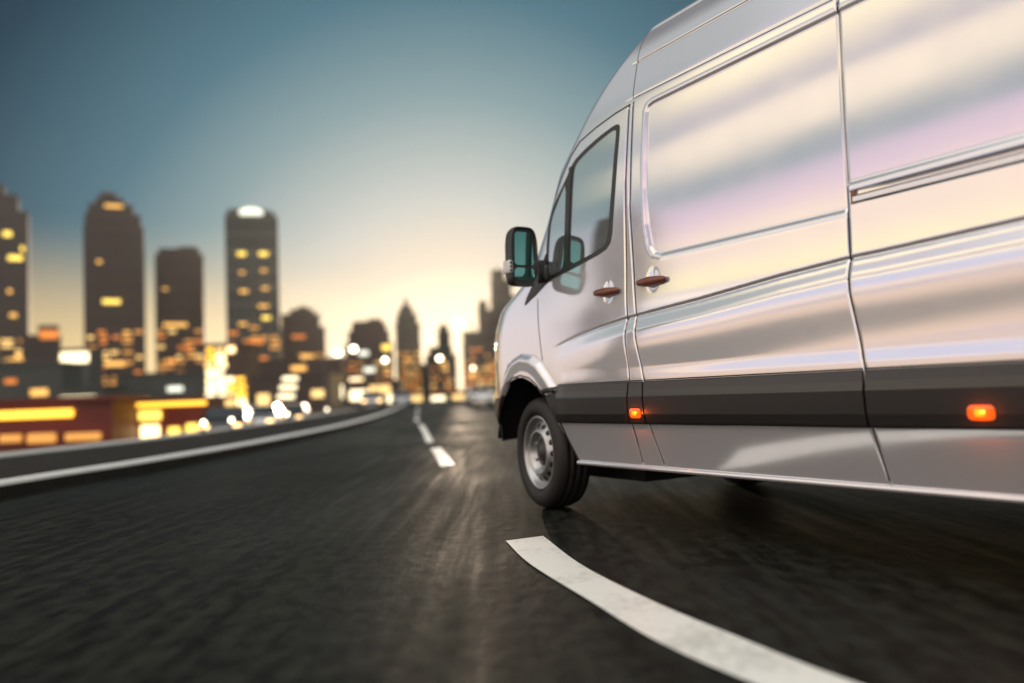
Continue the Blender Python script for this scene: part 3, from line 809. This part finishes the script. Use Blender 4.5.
tower(90, 143, 197, 400, 'tall brown tower with stepped crown and pinnacle, second from the left', [(0, 0, 1), (.845, .02, .95), (.90, .08, .82), (.945, .2, .66), (.975, .28, .52)], M['t_brown'], M['t_band'],
      [(.5, .835, .35, .012, M['t_band']), (.45, .50, .30, .018, E2), (.5, .22, .35, .02, E1), (.25, .68, .08, .012, E1), (.7, .36, .1, .012, E1), (.3, .10, .3, .02, E1), (.5, .935, .3, .012, E1)],
      crown_m=M['e_orange'], crown=cone_top(.38, .12, .99, .035))
tower(160, 204, 250, 430, 'brown tower with a small raised block on its roof between two taller towers', [(0, 0, 1), (.955, .08, .92), (.985, .5, .85)], M['t_brown'], M['t_band'],
      [(.4, .52, .5, .02, E1), (.6, .38, .3, .015, M['e_orange']), (.3, .3, .2, .02, E1), (.2, .74, .12, .01, E1)])
def slope(bm, W_, D_, H_):
    bx(bm, 0, 0, H_*1.0, W_*.98, D_*.9, H_*.03, .5)
T4 = tower(231, 280, 214, 380, 'dark green-black tower with a white lit cap on its rounded top', [(0, 0, 1), (.97, .03, .93), (.988, .1, .8)], M['t_dark'], M['t_bandd'],
      [(.30, .775, .16, .018, E2), (.72, .775, .18, .018, E2), (.33, .585, .16, .014, E1), (.74, .60, .12, .012, E1), (.30, .42, .16, .012, E1), (.75, .45, .16, .016, E2), (.5, .33, .4, .018, M['e_orange']), (.3, .68, .1, .01, E1), (.72, .69, .12, .01, E1), (.5, .22, .7, .02, E1), (.7, .51, .2, .012, E1), (.25, .25, .2, .012, E1)])
a = at(254, 211, 376); bm = bmesh.new(); bmesh.ops.create_uvsphere(bm, u_segments=24, v_segments=10, radius=1)
for q in bm.verts: q.co = Vector((q.co.x*5.2, q.co.y*4, max(-.3, q.co.z)*2.2))
o = from_bm('crown', bm, M['e_white2'], T4, True); o.location = (0, -10.5, (a.z-GZ)-2.2)
tower(284, 326, 309, 420, 'stepped brown block standing right of the tower with the lit cap', [(0, 0, 1), (.80, .02, .88), (.93, .22, .75), (.97, .4, .62)], M['t_brown'], M['t_band'],
      [(.4, .70, .3, .03, M['e_orange']), (.6, .5, .3, .03, E1)], cat='block')
tower(349, 392, 321, 350, 'brown block with two roof towers and a white lit panel', [(0, -.02, 1.04), (.72, .05, .97), (.86, .14, .90), (.94, .18, .82), (.97, .52, .80)], M['t_brown'], M['t_band'],
      [(.38, .60, .22, .05, M['e_white2']), (.9, .66, .2, .06, E2), (.5, .4, .25, .05, M['e_white2']), (.2, .28, .3, .06, M['e_white'])], cat='block')
tower(398, 422, 309, 360, 'slim grey tower with a pointed top in the middle of the skyline', [(0, .0, 1.25), (.4, 0, 1), (.84, .06, .88), (.93, .18, .72)], M['t_grey'], M['t_bandd'], [(.5, .45, .4, .02, E1)], crown=cone_top(.45, .42, .985, .15))
tower(431, 455, 327, 330, 'slim grey tower with a lower shoulder on its left', [(0, -.15, 1.1), (.62, 0, .95), (.72, .38, .88), (.93, .45, .78)], M['t_grey'], M['t_bandd'], [(.6, .5, .3, .03, E1)], crown=cone_top(.62, .24, .985, .08))
tower(465, 498, 304, 340, 'grey-brown block carrying a slim spire on its right half', [(0, 0, 1), (.58, .02, 1), (.70, .5, .92), (.93, .52, .76)], M['t_brown'], M['t_bandd'], [(.3, .25, .2, .04, E1), (.6, .12, .3, .04, E2)], crown=cone_top(.64, .22, .985, .08))
tower(495, 522, 272, 370, 'slim dark tower standing behind the wing mirror of the van', [(0, -.1, 1.2), (.55, 0, 1), (.8, .02, .75), (.93, .05, .5)], M['t_grey'], M['t_bandd'], [(.5, .3, .3, .03, E1)], crown=cone_top(.26, .24, .985, .06))
# further blocks left of the frame that the paint and the side glass mirror
for dx, dy, w, h, lab in ((-172, 76, 13, 60, 'brown tower beyond the left edge, mirrored in the cab window of the van'),):
    t = empty('tower_block', (dx, dy, GZ), math.atan2(-dx, dy)); tag(t, lab, 'tower')
    c_ = bmesh.new(); b_ = bmesh.new(); bx(c_, 0, 0, h/2, w, w*.8, h); bx(c_, w*.1, 0, h*1.05, w*.5, w*.4, h*.1)
    for k in range(14): bx(b_, 0, 0, h*(k+.9)/14, w+.6, w*.8+.6, h/14*.25)
    from_bm('wall', c_, M['t_brown'], t); from_bm('floor_bands', b_, M['t_band'], t)
# long low buildings at the foot of the towers
def low(px0, px1, top, depth, label, m, name='low_building', cat='building', lit=(), roofm=None, d_=8., bottom=GZ, parts=True):
    a = at(px0, 405, depth); b = at(px1, 405, depth); H_ = at((px0+px1)/2, top, depth).z-bottom; W_ = b.x-a.x
    t = empty(name, ((a.x+b.x)/2, depth+d_/2, bottom)); tag(t, label, cat)
    bm = bmesh.new(); bx(bm, 0, 0, H_/2, W_, d_, H_); from_bm('wall', bm, m, t)
    bm = bmesh.new(); bx(bm, 0, 0, H_+H_*.02, W_+.6, d_+.6, H_*.04+.1); from_bm('roof', bm, roofm or m, t)
    for u_, h_, w_, hh, m_ in lit:
        bm = bmesh.new(); bx(bm, -W_/2+W_*u_, -d_/2-.12, H_*h_, W_*w_, .24, H_*hh, min(.1, H_*hh*.2)); from_bm('lit_panel', bm, m_, t)
    return t
low(116, 212, 374, 190, 'wide dark low building between the brown towers with a pale lit sign', M['low_wall'], lit=[(.62, .62, .16, .12, M['e_white2']), (.3, .35, .12, .12, E1), (.85, .3, .1, .14, E1)])
low(-40, 62, 366, 170, 'dark low block at the left edge with amber windows', M['low_wall'], lit=[(.78, .50, .17, .12, E1), (.5, .72, .12, .08, M['e_orange'])])
low(62, 104, 388, 150, 'small dark building with a bright white sign along its front', M['low_wall'], lit=[(.38, .52, .85, .45, M['e_white'])])
low(60, 90, 351, 240, 'narrow dark building topped by a glaring white light box', M['low_wall'], lit=[(.5, .90, .95, .16, M['e_white'])])
_r = random.Random(3)
low(206, 247, 346, 150, 'brilliantly lit white building front at the foot of the dark tower', M['t_band'], lit=[((c_+.5)/4+_r.uniform(-.03, .03), (q+.5)/9, _r.uniform(.16, .25), _r.uniform(.055, .10), _r.choice([M['e_white'], M['e_white'], M['e_warm'], M['e_head2'], M['e_yel']])) for q in range(9) for c_ in range(4) if q < 5 or c_ in (0, 1, 2) and _r.random() < .85], roofm=M['t_band'])
low(190, 342, 362, 230, 'long brown building behind the bright white front', M['t_brown'], lit=[(.72, .84, .1, .1, E1), (.9, .5, .2, .2, E1)], roofm=M['t_band'])
t = low(252, 330, 376, 120, 'brown roadside building carrying a stack of four white lit strips', M['t_brown'], lit=[(.50, .93, .20, .10, M['e_white']), (.47, .70, .22, .10, M['e_white']), (.44, .46, .22, .10, M['e_white']), (.42, .20, .2, .10, M['e_white']), (.85, .5, .16, .2, M['e_warm']), (.15, .4, .16, .3, M['e_warm'])])
low(330, 400, 382, 160, 'low hall with glowing warm windows at the end of the road', M['t_brown'], lit=[(.12, .66, .18, .5, M['e_white']), (.42, .5, .26, .4, M['e_white']), (.72, .7, .3, .3, M['e_warm']), (.9, .3, .15, .4, M['e_white'])])
low(400, 470, 392, 200, 'pale low building under the slim towers', M['t_brown'], lit=[(.2, .5, .25, .5, M['e_warm']), (.55, .45, .2, .4, M['e_white']), (.85, .5, .2, .4, M['e_warm'])])
low(466, 540, 388, 180, 'low building with lamps beside the nose of the van', M['t_brown'], lit=[(.2, .6, .25, .3, M['e_warm']), (.5, .4, .2, .3, M['e_warm'])])
# low red roadside pavilion with lit bands
low(-60, 112, 402, 34, 'long low red kiosk with a thick yellow lit band at the left edge', M['red_panel'], name='roadside_kiosk', cat='kiosk', lit=[(.42, .74, .72, .17, M['e_yel']), (.60, .24, .16, .20, M['e_dim']), (.84, .24, .20, .16, M['e_dim']), (.42, .26, .12, .16, M['e_dim'])], d_=2.2)
low(116, 208, 401, 37, 'low red kiosk with a thin yellow lit edge and one square lit window', M['red_panel'], name='roadside_kiosk', cat='kiosk', lit=[(.5, .92, .98, .10, M['e_yel']), (.38, .66, .24, .24, M['e_winy']), (.12, .26, .22, .30, M['e_winy']), (.38, .27, .20, .32, M['e_head2']), (.64, .26, .12, .2, M['e_winy']), (.88, .27, .22, .32, M['e_winy'])], d_=2.2)

# ------------------------------------------------------------------ cars
def car(name='car', paint=CARP[0], facing=True):
    t = empty(name, (0, 0, 0))
    prof = [(-2.15, .32), (-2.2, .62), (-2.1, .80), (-1.25, .93), (-.55, 1.40), (.75, 1.43), (1.55, 1.0), (2.1, .95), (2.2, .6), (2.12, .32)]
    bm = bmesh.new(); L_ = []; hw_ = .88
    for s in (-1, 1):
        L_.append([bm.verts.new((s*(hw_-(.16 if z > 1.2 else .0)-(.05 if z < .4 else 0)), x, z)) for x, z in prof])
    k = len(prof)
    for i in range(k): bm.faces.new((L_[0][i], L_[0][(i+1) % k], L_[1][(i+1) % k], L_[1][i]))
    bm.faces.new(L_[0]); bm.faces.new(L_[1]); bmesh.ops.triangulate(bm, faces=[q for q in bm.faces if len(q.verts) > 4])
    from_bm('body', bm, paint, t)
    bm = bmesh.new(); w_ = [bm.verts.new(p) for p in ((-.78, -1.20, .965), (.78, -1.20, .965), (.68, -.62, 1.36), (-.68, -.62, 1.36))]; 
    for q in w_: q.co += Vector((0, -.02, .01))
    bm.faces.new(w_); from_bm('windscreen', bm, M['car_glass'], t)
    bm = bmesh.new(); w_ = [bm.verts.new(p) for p in ((-.76, 1.55, 1.03), (.76, 1.55, 1.03), (.68, .82, 1.42), (-.68, .82, 1.42))]; bm.faces.new(w_)
    from_bm('rear_window', bm, M['car_glass'], t)
    for s in (-1, 1):
        bm = bmesh.new(); bx(bm, s*.62, -2.17, .66, .34, .1, .15, .03); from_bm('headlight', bm, M['e_head'] if facing else M['headlamp'], t)
        bm = bmesh.new(); bx(bm, s*.66, 2.15, .76, .3, .1, .14, .03); from_bm('tail_light', bm, M['red_lens'] if facing else M['e_tail'], t)
        for y in (-1.35, 1.35):
            bm = bmesh.new(); cyl(bm, (s*.68, y, .32), (s*.90, y, .32), .32, .32, 20); from_bm('wheel', bm, M['rubber'], t)
    return t
cars = {}
def place(kind_, px, depth, z, rz_, label, group, py=420):
    if kind_ not in cars: cars[kind_] = car(paint=CARP[kind_[0]], facing=kind_[1]); o = cars[kind_]
    else: o = copy_tree(cars[kind_])
    a = at(px, py, depth); o.location = (a.x, depth, z); o.rotation_euler = (0, 0, rz_)
    tag(o, label, 'car', group); return o
gr = 'cars with headlights on the lower road'
CL = [((0, True), 228, 36, 'dark car in front of the brilliantly lit white building'),
      ((2, True), 262, 42, 'silver car just right of the brilliantly lit building front'), ((0, True), 292, 50, 'dark car below the stack of four lit strips')]
for kd, px, dp, lab in CL: place(kd, px, dp, GZ, math.atan2(at(px, 420, dp).x, dp)*-.6, lab, gr)
place((3, False), 480, 62, 0, R(8), 'white car far ahead on the road beside the nose of the van', 'cars far ahead')
place((2, False), 402, 78, 0, R(8), 'silver car farthest ahead where the road vanishes', 'cars far ahead')
place((2, True), 372, 70, 0, R(10), 'silver car coming the other way below the warm hall', 'cars far ahead')

# ------------------------------------------------------------------ lamps
def street_lamp(x, y, z0, h, arm, label, proto=[None]):
    if proto[0] is None:
        t = empty('street_lamp', (0, 0, 0)); bm = bmesh.new(); cyl(bm, (0, 0, 0), (0, 0, 6.0), .08, .045, 10); bx(bm, 0, 0, .15, .3, .3, .3, .03); from_bm('post', bm, M['post'], t)
        bm = bmesh.new(); cyl(bm, (0, 0, 5.9), (.9, 0, 6.15), .035, .03, 8); from_bm('arm', bm, M['post'], t)
        bm = bmesh.new(); bmesh.ops.create_uvsphere(bm, u_segments=16, v_segments=10, radius=.30, matrix=Matrix.Translation((1.0, 0, 6.1))); from_bm('lamp_globe', bm, M['e_lamp'], t, True)
        proto[0] = t
    else: t = copy_tree(proto[0])
    t.location = (x, y, z0); t.rotation_euler = (0, 0, 0 if arm > 0 else math.pi); t.scale = (1, 1, h/6.0)
    tag(t, label, 'street lamp', 'street lamps along the road'); return t
SLL = [(476, 62, 6.0, -1, 'tallest street lamp beside the nose of the van'), (482, 120, 4.6, -1, 'small street lamp just left of the van nose, lower than its neighbour'), (450, 95, 5.0, -1, 'street lamp under the slim tower with the shoulder'),
       (378, 105, 5.5, 1, 'street lamp in front of the block with two roof towers'), (344, 80, 5.5, 1, 'street lamp over the warm lit hall'), (325, 62, 4.2, 1, 'street lamp right of the stack of lit strips')]
for px, dp, h, arm, lab in SLL:
    a = at(px, 400, dp); street_lamp(a.x, dp, -.03, h, arm, lab)
def bollard(x, y, z, label, proto=[None]):
    if proto[0] is None:
        t = empty('bollard_light', (0, 0, 0)); bm = bmesh.new(); cyl(bm, (0, 0, -.05), (0, 0, .26), .035, .035, 10); from_bm('post', bm, M['post'], t)
        bm = bmesh.new(); bmesh.ops.create_uvsphere(bm, u_segments=14, v_segments=8, radius=.06, matrix=Matrix.Translation((0, 0, .30))); from_bm('lamp_globe', bm, M['e_lamp'], t, True); proto[0] = t
    else: t = copy_tree(proto[0])
    t.location = (x, y, z); tag(t, label, 'bollard light', 'low lights beside the second kerb'); return t
for px, dp, lab in ((246, 22.5, 'leftmost low light standing at the second kerb'), (270, 25, 'second low light from the left at the second kerb'), (300, 33, 'third low light from the left at the second kerb'), (330, 46, 'low light where the second kerb meets the road ahead')):
    a = at(px, 430, dp); 
    kx = min(KERB2, key=lambda p: abs(p.y-dp)); bollard(kx.x+.35, dp, 0, lab)

# ------------------------------------------------------------------ light, sky, haze
SUN_AZ, SUN_EL = R(-4.2), R(3.6)
sd = Vector((math.sin(SUN_AZ)*math.cos(SUN_EL), math.cos(SUN_AZ)*math.cos(SUN_EL), math.sin(SUN_EL)))
sl = bpy.data.lights.new('sun', 'SUN'); sl.energy = 1.0; sl.angle = R(.6); sl.color = (1., .76, .55)
so = bpy.data.objects.new('sun', sl); COL.objects.link(so); so.rotation_euler = (-sd).to_track_quat('-Z', 'Y').to_euler()

w = bpy.data.worlds.new('World'); S.world = w; w.use_nodes = True; nt = w.node_tree; N = nt.nodes; L = nt.links; N.clear()
out = N.new('ShaderNodeOutputWorld'); bg = N.new('ShaderNodeBackground'); L.new(bg.outputs[0], out.inputs[0])
tc = N.new('ShaderNodeTexCoord'); sep = N.new('ShaderNodeSeparateXYZ'); L.new(tc.outputs['Generated'], sep.inputs[0])
def mth(op, a, b=None, c=None):
    n = N.new('ShaderNodeMath'); n.operation = op
    for i, q in enumerate((a, b, c)):
        if q is None: continue
        if isinstance(q, (int, float)): n.inputs[i].default_value = q
        else: L.new(q, n.inputs[i])
    return n.outputs[0]
def mrange(x, a, b, c=0., d=1., smooth=True):
    n = N.new('ShaderNodeMapRange'); n.interpolation_type = 'SMOOTHSTEP' if smooth else 'LINEAR'
    L.new(x, n.inputs[0])
    for i, q in zip((1, 2, 3, 4), (a, b, c, d)): n.inputs[i].default_value = q
    return n.outputs[0]
def ramp(x, stops, interp='LINEAR'):
    n = N.new('ShaderNodeValToRGB'); cr = n.color_ramp; cr.interpolation = interp
    while len(cr.elements) > 1: cr.elements.remove(cr.elements[-1])
    cr.elements[0].position = stops[0][0]; cr.elements[0].color = (*stops[0][1], 1)
    for p, c in stops[1:]:
        e = cr.elements.new(p); e.color = (*c, 1)
    L.new(x, n.inputs[0]); return n.outputs[0]
def cmix(fac, a, b, mode='MIX'):
    n = N.new('ShaderNodeMix'); n.data_type = 'RGBA'; n.blend_type = mode
    if isinstance(fac, float): n.inputs[0].default_value = fac
    else: L.new(fac, n.inputs[0])
    for i, q in ((6, a), (7, b)):
        if isinstance(q, tuple): n.inputs[i].default_value = (*q, 1)
        else: L.new(q, n.inputs[i])
    return n.outputs[2]
X_, Y_, Z_ = sep.outputs
DEG = 180/math.pi
el = mth('MULTIPLY', mth('ARCSINE', Z_), DEG)
az = mth('MULTIPLY', mth('ARCTAN2', X_, Y_), DEG)
daz = mth('ABSOLUTE', mth('SUBTRACT', az, math.degrees(SUN_AZ)))
elc = mth('MAXIMUM', mth('SUBTRACT', el, 0.), 0.)
rr = mth('SQRT', mth('ADD', mth('POWER', elc, 2.), mth('POWER', mth('MULTIPLY', daz, 1.08), 2.)))
main = ramp(mth('DIVIDE', rr, 60.), [(0, (1.7, 1.35, .85)), (.05, (1.6, 1.3, .85)), (.10, (1.15, .96, .68)), (.15, (.80, .71, .58)), (.22, (.56, .60, .58)), (.275, (.40, .48, .48)), (.333, (.23, .35, .38)), (.433, (.075, .185, .245)), (.6, (.010, .045, .078)), (1., (.02, .05, .08))])
hz = mth('MULTIPLY', mrange(el, 12., 1., 0., 1.), mrange(daz, 75., 28., 0., 1.))
main = cmix(mth('MULTIPLY', mth('MULTIPLY', hz, mrange(daz, 2., 14.)), .9), main, (1.15, .80, .34))
lowglow = mth('MULTIPLY', mrange(el, 9., 1., 0., 1.), mrange(daz, 24., 4., 0., 1.))
main = cmix(mth('MULTIPLY', lowglow, .75), main, (1.9, 1.55, 1.0))
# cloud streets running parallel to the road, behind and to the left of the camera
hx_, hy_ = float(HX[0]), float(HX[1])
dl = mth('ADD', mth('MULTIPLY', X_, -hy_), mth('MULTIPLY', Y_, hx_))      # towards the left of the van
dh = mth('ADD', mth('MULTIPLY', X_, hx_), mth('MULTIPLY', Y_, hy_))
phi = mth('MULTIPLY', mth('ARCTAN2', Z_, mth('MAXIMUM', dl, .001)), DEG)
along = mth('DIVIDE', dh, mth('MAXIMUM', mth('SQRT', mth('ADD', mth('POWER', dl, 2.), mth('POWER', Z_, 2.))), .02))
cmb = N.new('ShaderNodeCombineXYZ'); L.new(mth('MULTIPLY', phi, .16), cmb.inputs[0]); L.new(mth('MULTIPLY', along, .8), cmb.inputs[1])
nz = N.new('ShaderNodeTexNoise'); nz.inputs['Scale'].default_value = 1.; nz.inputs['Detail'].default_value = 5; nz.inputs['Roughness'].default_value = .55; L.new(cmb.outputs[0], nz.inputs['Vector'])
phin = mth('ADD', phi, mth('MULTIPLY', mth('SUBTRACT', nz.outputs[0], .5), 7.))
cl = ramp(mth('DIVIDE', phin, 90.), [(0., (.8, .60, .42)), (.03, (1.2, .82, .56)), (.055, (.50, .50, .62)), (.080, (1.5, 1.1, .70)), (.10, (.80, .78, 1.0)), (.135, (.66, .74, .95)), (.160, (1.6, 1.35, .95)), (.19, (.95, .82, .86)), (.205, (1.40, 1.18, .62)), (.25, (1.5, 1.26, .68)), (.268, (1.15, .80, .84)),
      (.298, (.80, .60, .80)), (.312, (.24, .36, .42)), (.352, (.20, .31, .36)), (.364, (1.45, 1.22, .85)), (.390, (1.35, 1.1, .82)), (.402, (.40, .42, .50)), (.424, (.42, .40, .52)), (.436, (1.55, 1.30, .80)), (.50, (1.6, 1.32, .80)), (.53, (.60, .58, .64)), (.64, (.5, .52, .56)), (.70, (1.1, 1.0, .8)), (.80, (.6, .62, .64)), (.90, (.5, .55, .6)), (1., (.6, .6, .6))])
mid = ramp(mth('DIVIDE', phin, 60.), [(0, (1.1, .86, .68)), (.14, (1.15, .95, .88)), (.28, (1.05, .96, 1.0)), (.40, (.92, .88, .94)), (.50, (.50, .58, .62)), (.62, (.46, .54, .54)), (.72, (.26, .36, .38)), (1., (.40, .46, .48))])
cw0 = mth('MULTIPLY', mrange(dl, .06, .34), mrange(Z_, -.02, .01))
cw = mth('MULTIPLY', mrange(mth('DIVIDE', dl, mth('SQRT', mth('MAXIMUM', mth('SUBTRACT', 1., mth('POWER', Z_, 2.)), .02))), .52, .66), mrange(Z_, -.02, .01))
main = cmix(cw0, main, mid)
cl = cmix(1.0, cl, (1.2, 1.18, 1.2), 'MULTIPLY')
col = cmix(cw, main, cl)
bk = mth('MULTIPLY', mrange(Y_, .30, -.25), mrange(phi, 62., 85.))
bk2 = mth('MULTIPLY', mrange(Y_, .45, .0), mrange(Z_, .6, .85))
col = cmix(mth('MAXIMUM', bk, bk2), col, (1.7, 1.65, 1.6))  # bright sky overhead and behind, out of view, added to light road and line
sky = N.new('ShaderNodeTexSky'); sky.sky_type = 'NISHITA'; sky.sun_disc = False; sky.sun_elevation = SUN_EL; sky.sun_rotation = SUN_AZ
sky.air_density = 1.4; sky.dust_density = 2.; sky.ozone_density = 3.
skys = cmix(1.0, sky.outputs[0], (.004, .004, .004), 'MULTIPLY')
col = cmix(1.0, col, skys, 'ADD')
grd = mrange(Z_, -.03, .0)
col = cmix(grd, (.05, .045, .04), col)
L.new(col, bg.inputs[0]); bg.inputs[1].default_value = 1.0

# haze
bm = bmesh.new(); bx(bm, -20, 410, 62, 1100, 1120, 129); hzb = from_bm('haze', bm)
tag(hzb, kind='stuff'); hm = bpy.data.materials.new('haze'); nt2 = nodes(hm)
o2 = nt2.nodes.new('ShaderNodeOutputMaterial'); pv = nt2.nodes.new('ShaderNodeVolumePrincipled'); nt2.links.new(pv.outputs[0], o2.inputs['Volume'])
pv.inputs['Color'].default_value = (1., .93, .84, 1); pv.inputs['Density'].default_value = .00016; pv.inputs['Anisotropy'].default_value = .78
hzb.data.materials.append(hm); hzb.visible_shadow = True

# ------------------------------------------------------------------ camera and render
cam = bpy.data.cameras.new('camera'); cam.sensor_width = 36; cam.lens = FPX/1024*36; cam.clip_end = 6000; cam.clip_start = .05
co = bpy.data.objects.new('camera', cam); COL.objects.link(co); S.camera = co
mt = Matrix(((RT[0], UP[0], -FW[0], 0), (RT[1], UP[1], -FW[1], 0), (RT[2], UP[2], -FW[2], CH), (0, 0, 0, 1)))
co.matrix_world = mt
cam.dof.use_dof = True; cam.dof.focus_distance = 4.15; cam.dof.aperture_fstop = cam.lens/44.0
S.view_settings.view_transform = 'Standard'; S.view_settings.look = 'None'; S.view_settings.exposure = 0; S.view_settings.gamma = 1
S.cycles.max_bounces = 8; S.cycles.volume_bounces = 0; S.cycles.sample_clamp_indirect = 4; S.cycles.use_denoising = True
S.cycles.caustics_reflective = False; S.cycles.caustics_refractive = False
